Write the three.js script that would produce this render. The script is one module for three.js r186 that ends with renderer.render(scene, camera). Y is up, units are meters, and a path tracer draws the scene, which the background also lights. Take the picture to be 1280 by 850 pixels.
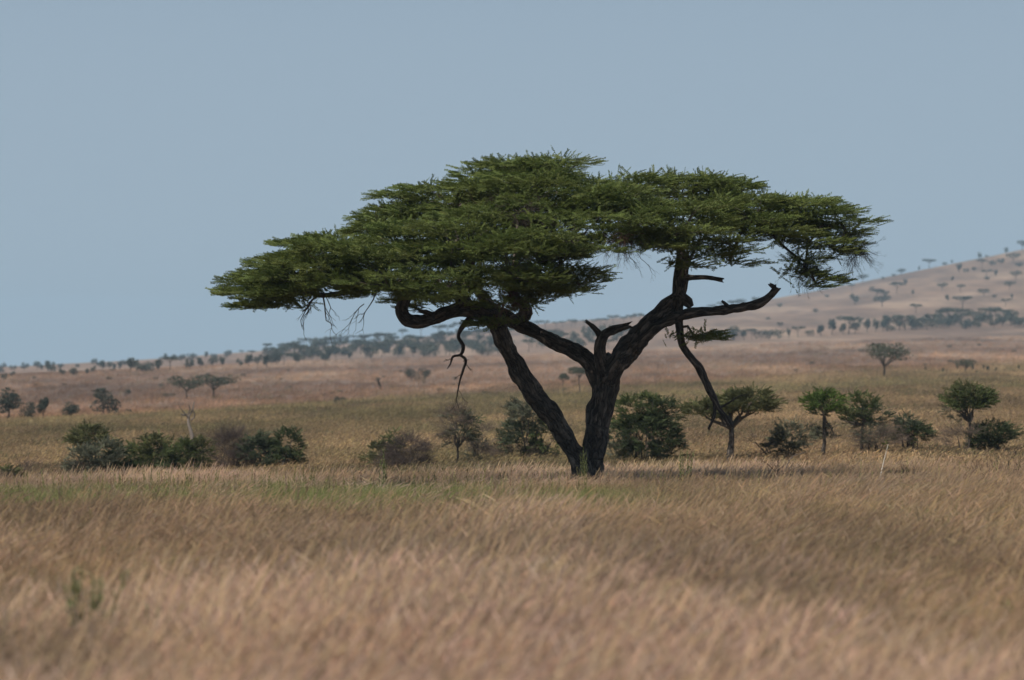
import * as THREE from 'three';
import { mergeGeometries } from 'three/addons/utils/BufferGeometryUtils.js';

// ------------------------------------------------------------------ camera, sky, sun, exposure
const scene = new THREE.Scene();
const FOCAL = 2940, EYE = 2.96;                       // focal length in photo pixels, eye height over the grass plain (m)
const camera = new THREE.PerspectiveCamera(2 * Math.atan(425 / FOCAL) * 180 / Math.PI, 1280 / 850, 0.5, 12000);
camera.position.set(0, EYE, 0);
camera.rotation.x = Math.atan(30 / FOCAL);
camera.focus = 65;
camera.userData.fStop = 0.95;

const skyTex = (() => {                               // clear dry-season sky: dusty grey-blue, a little deeper overhead
  const W = 64, H = 128, d = new Float32Array(W * H * 4);
  const hor = [0.305, 0.383, 0.452], mid = [0.252, 0.333, 0.422], zen = [0.085, 0.140, 0.240];
  for (let j = 0; j < H; j++) {
    const el = Math.max(0, ((j + 0.5) / H - 0.5) * 180);
    const a = Math.min(1, el / 14), b = Math.pow(Math.max(0, (el - 8) / 82), 0.7);
    for (let i = 0; i < W; i++) for (let c = 0; c < 3; c++) {
      const v = hor[c] + (mid[c] - hor[c]) * a;
      d[(j * W + i) * 4 + c] = v + (zen[c] - v) * Math.min(1, b); d[(j * W + i) * 4 + 3] = 1;
    }
  }
  const t = new THREE.DataTexture(d, W, H, THREE.RGBAFormat, THREE.FloatType);
  t.mapping = THREE.EquirectangularReflectionMapping; t.magFilter = t.minFilter = THREE.LinearFilter; t.needsUpdate = true;
  return t;
})();
scene.background = skyTex; scene.environment = skyTex;

const sun = new THREE.DirectionalLight(new THREE.Color().setRGB(1, 0.93, 0.83), 4.3);
sun.position.set(-42, 100, 64); sun.target.position.set(0, 0, -60); sun.position.add(sun.target.position);
sun.castShadow = true; sun.shadow.mapSize.set(4096, 4096);
Object.assign(sun.shadow.camera, { left: -150, right: 150, top: 150, bottom: -150, near: 1, far: 400 });
scene.add(sun, sun.target);

const renderer = new THREE.WebGLRenderer({ antialias: true });
renderer.setSize(1024, 680);
renderer.toneMapping = THREE.LinearToneMapping; renderer.toneMappingExposure = 1.18;
renderer.shadowMap.enabled = true;
scene.fog = new THREE.FogExp2(new THREE.Color().setRGB(0.60, 0.82, 1.0), 0.00015);

// ------------------------------------------------------------------ helpers
let seed = 20240611;
const rnd = () => { seed = (seed + 0x6D2B79F5) | 0; let t = Math.imul(seed ^ (seed >>> 15), 1 | seed); t = (t + Math.imul(t ^ (t >>> 7), 61 | t)) ^ t; return ((t ^ (t >>> 14)) >>> 0) / 4294967296; };
const rr = (a, b) => a + (b - a) * rnd();
const gauss = () => rnd() + rnd() + rnd() - 1.5;
const clamp = (x, a = 0, b = 1) => Math.min(b, Math.max(a, x));
const smooth = (a, b, x) => { const t = clamp((x - a) / (b - a)); return t * t * (3 - 2 * t); };
const mix = (a, b, t) => a + (b - a) * t;
const mix3 = (a, b, t) => [mix(a[0], b[0], t), mix(a[1], b[1], t), mix(a[2], b[2], t)];
const hash = (x, y, z) => { let h = Math.imul(x, 374761393) ^ Math.imul(y, 668265263) ^ Math.imul(z, 2147483647 - 1274126177); h = Math.imul(h ^ (h >>> 13), 1274126177); return ((h ^ (h >>> 16)) >>> 0) / 4294967296; };
function noise3(x, y, z) {
  const i = Math.floor(x), j = Math.floor(y), k = Math.floor(z); let u = x - i, v = y - j, w = z - k;
  u = u * u * (3 - 2 * u); v = v * v * (3 - 2 * v); w = w * w * (3 - 2 * w);
  const q = (a, b, c) => hash(i + a, j + b, k + c);
  return mix(mix(mix(q(0, 0, 0), q(1, 0, 0), u), mix(q(0, 1, 0), q(1, 1, 0), u), v), mix(mix(q(0, 0, 1), q(1, 0, 1), u), mix(q(0, 1, 1), q(1, 1, 1), u), v), w);
}
const noise = (x, y) => noise3(x, y, 0.37);
const fbm = (x, y, o = 4) => { let s = 0, a = 0.5, n = 0; for (let i = 0; i < o; i++) { s += a * noise3(x, y, i * 7.3); n += a; a *= 0.5; x *= 2.03; y *= 2.03; } return s / n; };
const table = (pts, x) => { if (x <= pts[0][0]) return pts[0][1]; for (let i = 1; i < pts.length; i++) if (x <= pts[i][0]) return mix(pts[i - 1][1], pts[i][1], (x - pts[i - 1][0]) / (pts[i][0] - pts[i - 1][0])); return pts[pts.length - 1][1]; };
const V = (x, y, z) => new THREE.Vector3(x, y, z);
const counts = {};
const numbered = (n) => { counts[n] = (counts[n] ?? -1) + 1; return counts[n] ? n + '_' + String(counts[n]).padStart(3, '0') : n; };
function tag(o, label, category, group) { o.userData.label = label; o.userData.category = category; if (group) o.userData.group = group; return o; }
function thing(name, label, category, p, group) { const o = new THREE.Group(); o.name = numbered(name); o.position.copy(p); scene.add(o); return tag(o, label, category, group); }
function shade(o) { o.castShadow = o.receiveShadow = true; return o; }
function mesh(name, geo, mat, parent) { const m = shade(new THREE.Mesh(geo, mat)); m.name = name; parent.add(m); return m; }

// ------------------------------------------------------------------ terrain
// ridge: ground height (m) across the foot of the hills, 1300 m away; hill: the crest, 2500 m away
const RIDGE = [[-900, -6], [-283, -2.8], [-195, -0.3], [-150, 3.2], [-106, 6], [-62, 7.8], [-18, 9.1], [27, 10.9], [71, 12.7], [115, 16], [159, 18], [283, 22], [600, 28], [1500, 20]];
const HILL = [[-2500, -14], [-900, -6], [-544, -0.5], [-459, 1.2], [-374, 5.5], [-289, 14.5], [-204, 22], [-119, 29], [-34, 39], [51, 48], [136, 54], [221, 63], [272, 72], [374, 91], [459, 108], [544, 125], [680, 146], [900, 158], [1500, 120], [3000, 60]];
function terrain(x, z) {
  const d = -z;
  let h = 0.24 * (fbm(x / 9 + 40, z / 11) - 0.5) * 2;
  const tilt = clamp(x, -60, 60);
  h += 0.014 * tilt * smooth(30, 60, d) - 0.30 * smooth(48, 61, d);      // the near rise ends just behind the big tree
  h += (-1.15 + 0.014 * tilt) * smooth(60, 82, d);
  if (d > 90) h += 0.5 * (fbm(x / 45, z / 45 + 9) - 0.5) * smooth(90, 160, d);
  if (d > 300) {
    const t = clamp((d - 300) / 1000), e = t * (0.82 + 0.18 * t);
    h = mix(h, table(RIDGE, x), e);
    if (d > 1300) { const s = clamp((d - 1300) / 1200), hs = table(HILL, x); h = mix(table(RIDGE, x), hs, s * (1.25 - 0.25 * s)); if (d > 2500) h = hs - (d - 2500) * (0.004 + 0.00004 * Math.max(hs, 0)); }
    h += (fbm(x / 160, z / 160, 3) - 0.5) * 2.2 * smooth(500, 1500, d);
  }
  return h;
}
const groundAt = (px, py, from = 80) => {             // where the line of sight through a photo point meets the ground
  for (let d = from; d < 3000; d *= 1.004) { const x = (px - 640) / FOCAL * d, y = EYE + (455 - py) / FOCAL * d; if (terrain(x, -d) >= y) return d; }
  return 2490;
};
const spot = (px, d) => { const x = (px - 640) / FOCAL * d; return V(x, terrain(x, -d), -d); };

const STRAW = [0.236, 0.149, 0.097], PALE = [0.330, 0.223, 0.148], RUST = [0.158, 0.098, 0.066], OLIVE = [0.192, 0.156, 0.086], TAN = [0.265, 0.192, 0.117];
function soil(x, z) {                                 // one dry grass cover with pale and rusty patches; greener grass fills the hollow behind the big tree
  const d = -z;
  const n1 = fbm(x / 14, z / 26), n2 = fbm(x / 60 + 7, z / 150 + 3), n3 = fbm(x / 26 + 31, z / 260 + 5);
  let c = mix3(STRAW, PALE, 0.8 * smooth(0.50, 0.66, n3)); c = mix3(c, RUST, smooth(0.48, 0.66, n2) * 0.75);
  const edge = 315 + 1.7 * x + (n2 - 0.5) * 120 + (n1 - 0.5) * 90;
  c = mix3(c, mix3(TAN, OLIVE, smooth(0.36, 0.60, mix(n1, n2, 0.5))), smooth(64, 84, d) * (1 - smooth(edge - 30, edge + 40, d)));
  const g = 0.9 + 0.2 * noise(x * 1.7, z * 1.7) + 0.8 * (fbm(x / 9 + 3, z / 34, 3) - 0.5) + 0.4 * (noise(x / 3, z / 12) - 0.5) + 0.7 * (fbm(x / 60 + 60, z / 90, 4) - 0.5);
  return [c[0] * g, c[1] * g, c[2] * g];
}
const grainTex = (() => {                             // fine speckle of dry stalks and crumbs
  const S = 256, d = new Uint8Array(S * S * 4);
  for (let i = 0; i < S * S; i++) { const v = 200 + 55 * (rnd() * 0.6 + 0.4 * hash((i % S) >> 2, (i / S) >> 2, 3)); d[i * 4] = d[i * 4 + 1] = d[i * 4 + 2] = v; d[i * 4 + 3] = 255; }
  const t = new THREE.DataTexture(d, S, S); t.wrapS = t.wrapT = THREE.RepeatWrapping; t.magFilter = THREE.LinearFilter; t.minFilter = THREE.LinearMipmapLinearFilter; t.generateMipmaps = true; t.colorSpace = THREE.SRGBColorSpace; t.needsUpdate = true; return t;
})();
{
  const rows = []; for (let d = 3; d < 5200; d *= d < 60 ? 1.03 : 1.0135) rows.push(d);
  const fan = []; for (let i = 0; i <= 220; i++) fan.push(mix(-0.30, 0.30, i / 220));
  for (let i = 1; i <= 14; i++) { const a = 0.30 + (Math.PI * 0.5 - 0.30) * Math.pow(i / 14, 1.6); fan.push(a); fan.unshift(-a); }
  const pos = [], col = [], uv = [], idx = [], C = fan.length;
  const put = (x, z) => { pos.push(x, terrain(x, z), z); col.push(...soil(x, z)); uv.push(x / 3, z / 3); };
  rows.unshift(0.0001);
  for (const d of rows) for (const a of fan) put(Math.sin(a) * d, -Math.cos(a) * d);
  for (let j = 0; j + 1 < rows.length; j++) for (let i = 0; i + 1 < C; i++) { const a = j * C + i, b = a + 1, c = a + C, e = c + 1; idx.push(a, c, b, b, c, e); }
  for (let s = 0, last = rows.length * C; s < 1; s++) { // the flat plain behind the viewer
    const R = 40, B = [40, 160, 700, 5200]; const start = pos.length / 3;
    put(0, 0.01);
    for (const b of B) for (let i = 0; i <= R; i++) { const a = Math.PI / 2 + Math.PI * i / R; put(Math.sin(a) * b, -Math.cos(a) * b); }
    for (let i = 0; i < R; i++) idx.push(start, start + 1 + i, start + 2 + i);
    for (let k = 0; k + 1 < B.length; k++) for (let i = 0; i < R; i++) { const a = start + 1 + k * (R + 1) + i, c = a + R + 1; idx.push(a, c, a + 1, a + 1, c, c + 1); }
  }
  const g = new THREE.BufferGeometry();
  g.setAttribute('position', new THREE.Float32BufferAttribute(pos, 3)); g.setAttribute('color', new THREE.Float32BufferAttribute(col, 3)); g.setAttribute('uv', new THREE.Float32BufferAttribute(uv, 2)); g.setIndex(idx); g.computeVertexNormals();
  const m = mesh('ground', g, new THREE.MeshStandardMaterial({ vertexColors: true, map: grainTex, roughness: 1 }), scene);
  m.userData.kind = 'structure'; m.userData.label = 'dry savanna plain rising to a low hill'; m.userData.category = 'ground';
}

// ------------------------------------------------------------------ grass
function quads(list) {                                // [[a,b,c,d], ...] of Vector3 -> geometry
  const p = new Float32Array(list.length * 18); let k = 0;
  for (const q of list) for (const i of (q.length === 3 ? [0, 1, 2] : [0, 1, 2, 0, 2, 3])) { p[k++] = q[i].x; p[k++] = q[i].y; p[k++] = q[i].z; }
  const g = new THREE.BufferGeometry(); g.setAttribute('position', new THREE.BufferAttribute(p.slice(0, k), 3)); g.computeVertexNormals(); return g;
}
function tuftGeo(blades, h, spread, lean, width, head) { // wind-bent stalks, with feathery seed heads if head > 0; every stalk a tone of its own
  const out = [], tone = [];
  for (let i = 0; i < blades; i++) {
    const a = rnd() * 6.283, r = spread * Math.sqrt(rnd()), bx = Math.cos(a) * r, bz = Math.sin(a) * r, H = h * rr(0.45, 1.2);
    const dir = gauss() * 2.0, L = lean * rr(0.4, 1.3) + 0.12, ox = Math.cos(a) * 0.18, oz = Math.sin(a) * 0.18;
    const at = (t) => V(bx + (L * Math.cos(dir) * t * t + ox * t) * H, H * t * (1 - 0.22 * L * t), bz + (L * Math.sin(dir) * t * t + oz * t) * H);
    const wa = rnd() * 3.14, wx = Math.cos(wa), wz = Math.sin(wa); let prev = at(0); const first = out.length;
    for (let s = 1; s <= 3; s++) {
      const p = at(s / 3), w0 = width * (1 - (s - 1) / 3.4) / 2, w1 = width * (1 - s / 3.4) / 2;
      out.push([V(prev.x - wx * w0, prev.y, prev.z - wz * w0), V(prev.x + wx * w0, prev.y, prev.z + wz * w0), V(p.x + wx * w1, p.y, p.z + wz * w1), V(p.x - wx * w1, p.y, p.z - wz * w1)]);
      prev = p;
    }
    if (head && rnd() < 0.75) {
      const p = at(0.78), q = at(1.12), m = at(0.95), w = head * rr(0.6, 1.2);
      out.push([p, V(m.x + wz * w, m.y, m.z + wx * w), q, V(m.x - wz * w, m.y, m.z - wx * w)]);
      out.push([p, V(m.x, m.y + w, m.z), q, V(m.x, m.y - w, m.z)]);
    }
    const k = rr(0.6, 1.4), kr = k * rr(0.95, 1.05), kb = k * rr(0.85, 1.15); for (let n = (out.length - first) * 6; n > 0; n--) tone.push(kr, k, kb);
  }
  const g = quads(out); g.setAttribute('color', new THREE.Float32BufferAttribute(tone, 3)); return g;
}
function herbGeo(h, leaves) {                         // upright weed: a stalk with short pointed leaves
  const out = []; const L = rr(-0.1, 0.25);
  for (let s = 0; s < 3; s++) for (const k of [0, 1]) { const y0 = h * s / 3, y1 = h * (s + 1) / 3, w = 0.008 * (1 - s / 4), dx = k ? w : 0, dz = k ? 0 : w; out.push([V(L * y0 * y0 - dx, y0, -dz), V(L * y0 * y0 + dx, y0, dz), V(L * y1 * y1 + dx, y1, dz), V(L * y1 * y1 - dx, y1, -dz)]); }
  for (let i = 0; i < leaves; i++) {
    const y = h * (0.2 + 0.8 * (i + rnd()) / leaves), a = i * 2.4 + rnd(), l = rr(0.07, 0.15) * (1.15 - 0.6 * y / h), w = l * 0.15, c = Math.cos(a), s = Math.sin(a), b = V(L * y * y, y, 0);
    const m = V(b.x + c * l * 0.35, y + l * 0.6, b.z + s * l * 0.35), t = V(b.x + c * l * 0.6, y + l, b.z + s * l * 0.6);
    out.push([b, V(m.x - s * w, m.y, m.z + c * w), t, V(m.x + s * w, m.y, m.z - c * w)]);
  }
  return quads(out);
}
const leafMat = (extra = {}) => new THREE.MeshPhysicalMaterial({ color: 0xffffff, roughness: 1, specularIntensity: 0.25, side: THREE.DoubleSide, transmission: 0.25, thickness: 0, ...extra });
const GRASS = leafMat({ transmission: 0.42, vertexColors: true });
const LEAF = leafMat({ transmission: 0.36 });
const Q = new THREE.Quaternion(), M4 = new THREE.Matrix4(), UP = V(0, 1, 0), COL = new THREE.Color();
function scatter(name, geo, mat, list, parent, label, category) { // list of [x, y, z, yaw, scale, heightScale, colour]
  const im = shade(new THREE.InstancedMesh(geo, mat, list.length));
  list.forEach((e, i) => { Q.setFromAxisAngle(UP, e[3]); im.setMatrixAt(i, M4.compose(V(e[0], e[1], e[2]), Q, V(e[4], e[4] * e[5], e[4]))); im.setColorAt(i, COL.setRGB(...e[6])); });
  im.name = parent === scene ? numbered(name) : name; im.userData.kind = 'stuff'; if (label) { im.userData.label = label; im.userData.category = category; }
  parent.add(im); return im;
}
const BLONDE = [0.66, 0.515, 0.368], ROSY = [0.61, 0.462, 0.338], BROWN = [0.37, 0.250, 0.148], GOLD = [0.54, 0.400, 0.235], GREENISH = [0.29, 0.255, 0.12], FRESH = [0.190, 0.218, 0.070], GREY = [0.36, 0.285, 0.215];
const vary = (c, s = 0.2) => { const k = 1 + s * (rnd() * 2 - 1); return [c[0] * k * rr(0.94, 1.06), c[1] * k, c[2] * k * rr(0.92, 1.08)]; };
const halfWidth = (d) => 0.228 * d + 2.5;
const pick = (d0, d1, pow = 1) => { const d = mix(d0, d1, Math.pow(rnd(), pow)); return [rr(-1, 1) * halfWidth(d), d]; };
{
  const tall = [0, 1, 2].map((i) => tuftGeo(24, [0.56, 0.66, 0.50][i], 0.34, [0.75, 0.4, 0.5][i], 0.004, 0.006));
  const short = [0, 1].map(() => tuftGeo(26, 0.38, 0.32, 0.3, 0.0045, 0.004));
  const green = [0, 1].map(() => tuftGeo(20, 0.42, 0.24, 0.25, 0.006, 0));
  const lists = { tall: [[], [], []], short: [[], []], green: [[], []] };
  for (let i = 0; i < 125000; i++) {
    let [x, d] = pick(13, 76); const z = -d;
    const n = fbm(x / 5, z / 7), m = fbm(x / 2.2 + 50, z / 3.2 + 5), g = fbm(x / 7 + 90, z / 9 + 13);
    const px = 640 + x / d * FOCAL;
    // the green belt lies in front of the tree and to its left; fresh patches elsewhere
    const belt = smooth(36, 49, d) * (1 - smooth(62, 68, d)) * (1 - smooth(-1.5, 6.5, x + 8 * (n - 0.5))) * 0.9 + smooth(46, 52, d) * (1 - smooth(58, 64, d)) * smooth(3, 8, x) * 0.30;
    let gp = smooth(0.38, 0.66, g + belt * 0.28 - 0.03 + 0.5 * (m - 0.5)) * (0.35 + 0.6 * belt) + 0.06 + 0.30 * smooth(0.56, 0.70, fbm(x / 1.6 + 8, z / 4 + 21));
    const blond = smooth(0.40, 0.58, n + 0.12 * smooth(40, 22, d) - 0.10 * smooth(30, 44, d) + 0.16 * smooth(62, 70, d));
    let kind = rnd() < gp ? 'green' : rnd() < 0.30 + 0.6 * blond ? 'tall' : 'short';
    let c = kind === 'green' ? mix3(GREENISH, FRESH, clamp(belt * (0.4 + 0.8 * rnd()))) : mix3(mix3(BROWN, GOLD, m), mix3(BLONDE, ROSY, smooth(0.3, 0.7, m)), kind === 'tall' ? 0.25 + 0.75 * blond : 0.55 * blond);
    if (kind !== 'green') c = mix3(c, [0.30, 0.215, 0.135], 0.6 * smooth(0.52, 0.66, fbm(x / 2.6 + 71, z / 6 + 12)));   // older, browner clumps
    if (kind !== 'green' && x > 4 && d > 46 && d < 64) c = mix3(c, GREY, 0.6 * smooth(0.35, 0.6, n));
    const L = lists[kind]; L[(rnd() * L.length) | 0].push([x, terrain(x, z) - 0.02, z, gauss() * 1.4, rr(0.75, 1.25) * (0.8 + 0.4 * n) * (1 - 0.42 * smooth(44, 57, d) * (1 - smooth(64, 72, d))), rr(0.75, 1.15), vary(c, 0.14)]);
  }
  for (const k of ['tall', 'short', 'green']) lists[k].forEach((l, i) => scatter({ tall: 'tall_dry_grass', short: 'short_dry_grass', green: 'green_grass' }[k], { tall, short, green }[k][i], GRASS, l, scene,
    { tall: 'tall blond feathery dry grass bent over by the wind', short: 'short brown dry grass between the taller stalks', green: 'greenish grass blades mixed into the dry grass' }[k], 'grass'));
  // green weeds in front of the tree
  const herbs = [0, 1, 2].map(() => herbGeo(0.8, 22)), hl = [[], [], []];
  for (let i = 0; i < 1500; i++) {
    const [x, d] = pick(42, 66); const belt = (1 - smooth(-1.5, 3.5, x)) * smooth(42, 50, d) * (1 - smooth(60, 65, d)) + 0.10; const cl = fbm(x / 3 + 17, -d / 4 + 70);
    if (rnd() > belt * smooth(0.40, 0.62, cl) * 1.2) continue;
    hl[i % 3].push([x, terrain(x, -d) - 0.02, -d, rnd() * 6.28, rr(0.35, 0.85), rr(0.7, 1.1), vary([0.21, 0.21, 0.075], 0.3)]);
  }
  hl.forEach((l, i) => scatter('green_weeds', herbs[i], LEAF, l, scene, 'leafy green weeds standing in the grass around the big tree', 'weeds'));
  // dry and half-green herbs sprinkled through the near grass
  const dl = [[], [], []];
  for (let i = 0; i < 5000; i++) {
    const [x, d] = pick(14, 64, 0.8); if (rnd() > smooth(0.42, 0.62, fbm(x / 2.5 + 33, -d / 5 + 3)) + 0.08) continue;
    dl[i % 3].push([x, terrain(x, -d) - 0.02, -d, rnd() * 6.28, rr(0.45, 0.8), rr(0.7, 1.1), vary(rnd() < 0.45 ? [0.25, 0.235, 0.10] : rnd() < 0.5 ? [0.24, 0.165, 0.11] : [0.34, 0.25, 0.16], 0.25)]);
  }
  dl.forEach((l, i) => scatter('dry_weeds', herbs[i], LEAF, l, scene, 'brownish half-dry weeds sprinkled through the near grass', 'weeds'));
  // grass tussocks of the dip and of the plain beyond
  const tus = [0, 1].map(() => tuftGeo(14, 0.5, 0.32, 0.5, 0.022, 0.02)), tl = [[], []];
  for (let i = 0; i < 190000; i++) {
    const d = 76 * Math.pow(1100 / 76, Math.pow(rnd(), 0.95)), x = rr(-1, 1) * (0.228 * d + 3), z = -d, s = mix(1, 1.7, smooth(90, 350, d)) * mix(1, 1.5, smooth(350, 1000, d));
    const thin = smooth(230, 420, d - 1.7 * x); if (rnd() < 0.78 * thin) continue;
    let c = soil(x, z); const k = mix(1.85, 1.8, thin); c = vary([c[0] * k, c[1] * k, c[2] * k], 0.22);
    const pt = fbm(x / 6 + 5, z / 12 + 40); if (rnd() < (0.10 + 0.4 * smooth(0.56, 0.68, pt)) * (1 - 0.6 * thin)) c = vary(rnd() < 0.5 ? [0.22, 0.205, 0.11] : [0.20, 0.15, 0.105], 0.25);
    tl[i & 1].push([x, terrain(x, z) - 0.02, z, rr(-0.6, 0.6), s * rr(0.6, 1.1), rr(0.5, 0.95), c]);
  }
  tl.forEach((l, i) => scatter('plain_grass', tus[i], GRASS, l, scene, 'olive and tan grass tussocks covering the dip behind the big tree', 'grass'));
}

// ------------------------------------------------------------------ wood
const barkTex = (() => {                              // cracked acacia bark: grey-brown plates, dark fissures, pale patches painted in for sunlit bark
  const S = 512, c = new Uint8Array(S * S * 4), b = new Uint8Array(S * S * 4);
  const per = (x, y, fx, fy, o) => { let s = 0, a = 0.5, n = 0; for (let k = 0; k < o; k++) { const u = x * fx, v = y * fy, i = Math.floor(u), j = Math.floor(v); let p = u - i, q = v - j; p = p * p * (3 - 2 * p); q = q * q * (3 - 2 * q); const h = (A, B) => hash((A + fx) % fx, (B + fy) % fy, k + 11); s += a * mix(mix(h(i, j), h(i + 1, j), p), mix(h(i, j + 1), h(i + 1, j + 1), p), q); n += a; a *= 0.55; fx *= 2; fy *= 2; } return s / n; };
  for (let y = 0; y < S; y++) for (let x = 0; x < S; x++) {
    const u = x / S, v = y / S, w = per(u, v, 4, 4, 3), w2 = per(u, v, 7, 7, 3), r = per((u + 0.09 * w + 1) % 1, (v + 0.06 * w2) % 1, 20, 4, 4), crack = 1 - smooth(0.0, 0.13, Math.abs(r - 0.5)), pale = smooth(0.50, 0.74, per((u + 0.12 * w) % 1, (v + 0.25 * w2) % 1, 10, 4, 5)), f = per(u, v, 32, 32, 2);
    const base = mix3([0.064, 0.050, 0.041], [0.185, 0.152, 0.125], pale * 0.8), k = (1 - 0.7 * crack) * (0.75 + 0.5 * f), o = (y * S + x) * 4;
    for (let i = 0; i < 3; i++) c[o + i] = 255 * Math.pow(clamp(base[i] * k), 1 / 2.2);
    b[o] = b[o + 1] = b[o + 2] = 255 * clamp((1 - crack) * 0.75 + 0.25 * f); c[o + 3] = b[o + 3] = 255;
  }
  return [c, b].map((d, i) => { const t = new THREE.DataTexture(d, S, S); t.wrapS = t.wrapT = THREE.RepeatWrapping; t.magFilter = THREE.LinearFilter; t.minFilter = THREE.LinearMipmapLinearFilter; t.generateMipmaps = true; if (!i) t.colorSpace = THREE.SRGBColorSpace; t.needsUpdate = true; return t; });
})();
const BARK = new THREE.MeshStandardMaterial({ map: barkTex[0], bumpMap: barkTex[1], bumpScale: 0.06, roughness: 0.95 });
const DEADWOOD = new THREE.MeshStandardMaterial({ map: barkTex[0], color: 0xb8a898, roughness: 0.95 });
const PALEWOOD = new THREE.MeshStandardMaterial({ color: new THREE.Color().setRGB(0.24, 0.20, 0.17), bumpMap: barkTex[1], bumpScale: 0.02, roughness: 0.9 });
const TWIG = new THREE.MeshStandardMaterial({ color: new THREE.Color().setRGB(0.085, 0.068, 0.055), roughness: 0.95 });
function limbGeo(pts, { sides = 14, step = 0.09, rough = 1, jag = 0 } = {}) { // pts: [Vector3, radius]; a swept, knotty, tapering limb
  const curve = new THREE.CatmullRomCurve3(pts.map((p) => p[0]), false, 'centripetal'), len = curve.getLength(), n = Math.max(3, Math.ceil(len / step));
  const cum = [0]; for (let i = 1; i < pts.length; i++) cum.push(cum[i - 1] + pts[i][0].distanceTo(pts[i - 1][0]));
  const rad = (t) => { const s = t * cum[cum.length - 1]; let i = 1; while (i < cum.length - 1 && cum[i] < s) i++; const k = clamp((s - cum[i - 1]) / (cum[i] - cum[i - 1] || 1)); return mix(pts[i - 1][1], pts[i][1], k * k * (3 - 2 * k)); };
  const pos = [], uv = [], idx = []; let N = null, T0 = null; const c0 = V(0, 0, 0);
  for (let j = 0; j <= n; j++) {
    const t = j / n, p = curve.getPointAt(t), T = curve.getTangentAt(t);
    if (!N) { N = Math.abs(T.y) > 0.9 ? V(1, 0, 0) : V(0, 1, 0); } else { Q.setFromUnitVectors(T0, T); N.applyQuaternion(Q); }
    N.addScaledVector(T, -N.dot(T)).normalize(); T0 = T.clone(); const B = c0.clone().crossVectors(T, N); const r = rad(t);
    for (let i = 0; i <= sides; i++) {
      const a = i % sides / sides * 6.28318, ca = Math.cos(a), sa = Math.sin(a); let q = r;
      if (rough) { const wx = p.x + (N.x * ca + B.x * sa) * r, wy = p.y + (N.y * ca + B.y * sa) * r, wz = p.z + (N.z * ca + B.z * sa) * r; q *= 1 + rough * (0.46 * (noise3(wx * 3.2, wy * 2.4, wz * 3.2) - 0.5) + 0.30 * (noise3(wx * 9 + 4, wy * 5, wz * 9) - 0.5) + 0.30 * (noise3(ca * 2.6 + 9, sa * 2.6, t * len * 0.9) - 0.5) + 0.16 * (noise3(ca * 6 + 2, sa * 6, t * len * 2.2) - 0.5)); }
      const e = jag && j === n ? 2.2 * jag * (rnd() - 0.35) : 0;
      pos.push(p.x + (N.x * ca + B.x * sa) * q + T.x * e, p.y + (N.y * ca + B.y * sa) * q + T.y * e, p.z + (N.z * ca + B.z * sa) * q + T.z * e); uv.push(i / sides * Math.max(1, Math.round(r * 5)), t * len * 0.8);
    }
  }
  const S = sides + 1; for (let j = 0; j < n; j++) for (let i = 0; i < sides; i++) { const a = j * S + i, c = a + S; idx.push(a, a + 1, c, a + 1, c + 1, c); }
  const tip = pos.length / 3, e = curve.getPointAt(1); pos.push(e.x, e.y, e.z); uv.push(0.5, len * 0.8); for (let i = 0; i < sides; i++) idx.push(n * S + i, n * S + i + 1, tip);
  const b0 = pos.length / 3, s = curve.getPointAt(0); pos.push(s.x, s.y, s.z); uv.push(0.5, 0); for (let i = 0; i < sides; i++) idx.push(i + 1, i, b0);
  const g = new THREE.BufferGeometry(); g.setAttribute('position', new THREE.Float32BufferAttribute(pos, 3)); g.setAttribute('uv', new THREE.Float32BufferAttribute(uv, 2)); g.setIndex(idx); g.computeVertexNormals();
  const no = g.attributes.normal; for (let j = 0; j <= n; j++) { const a = j * S, b = a + sides; const v = V(no.getX(a) + no.getX(b), no.getY(a) + no.getY(b), no.getZ(a) + no.getZ(b)).normalize(); no.setXYZ(a, v.x, v.y, v.z); no.setXYZ(b, v.x, v.y, v.z); }
  return g;
}
function crooked(a, b, r0, r1, n = 4, w = 0.12) {       // a crooked twig or branch from a to b
  const L = a.distanceTo(b), o = []; for (let i = 0; i <= n; i++) { const t = i / n, k = i && i < n ? w * L : 0; o.push([a.clone().lerp(b, t).add(V(gauss() * k, gauss() * k, gauss() * k)), mix(r0, r1, t)]); } return o;
}
function twigs(out, p, dir, len, r, depth, droop = 0, sides = 4) { // a bare, forking twig system
  const end = p.clone().addScaledVector(dir, len); end.y -= droop * len; const c = crooked(p, end, r, r * 0.5, 3, 0.1); out.push(limbGeo(c, { sides, step: len / 4, rough: 0 }));
  if (depth > 0) for (let i = 0; i < 2 + (rnd() < 0.5); i++) { const d = dir.clone().add(V(gauss(), gauss() * 0.8 - droop * 0.4, gauss()).multiplyScalar(0.9)).normalize(); twigs(out, c[1 + ((rnd() * 3) | 0)][0], d, len * rr(0.45, 0.75), r * 0.55, depth - 1, droop, sides); }
  return out;
}

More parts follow.
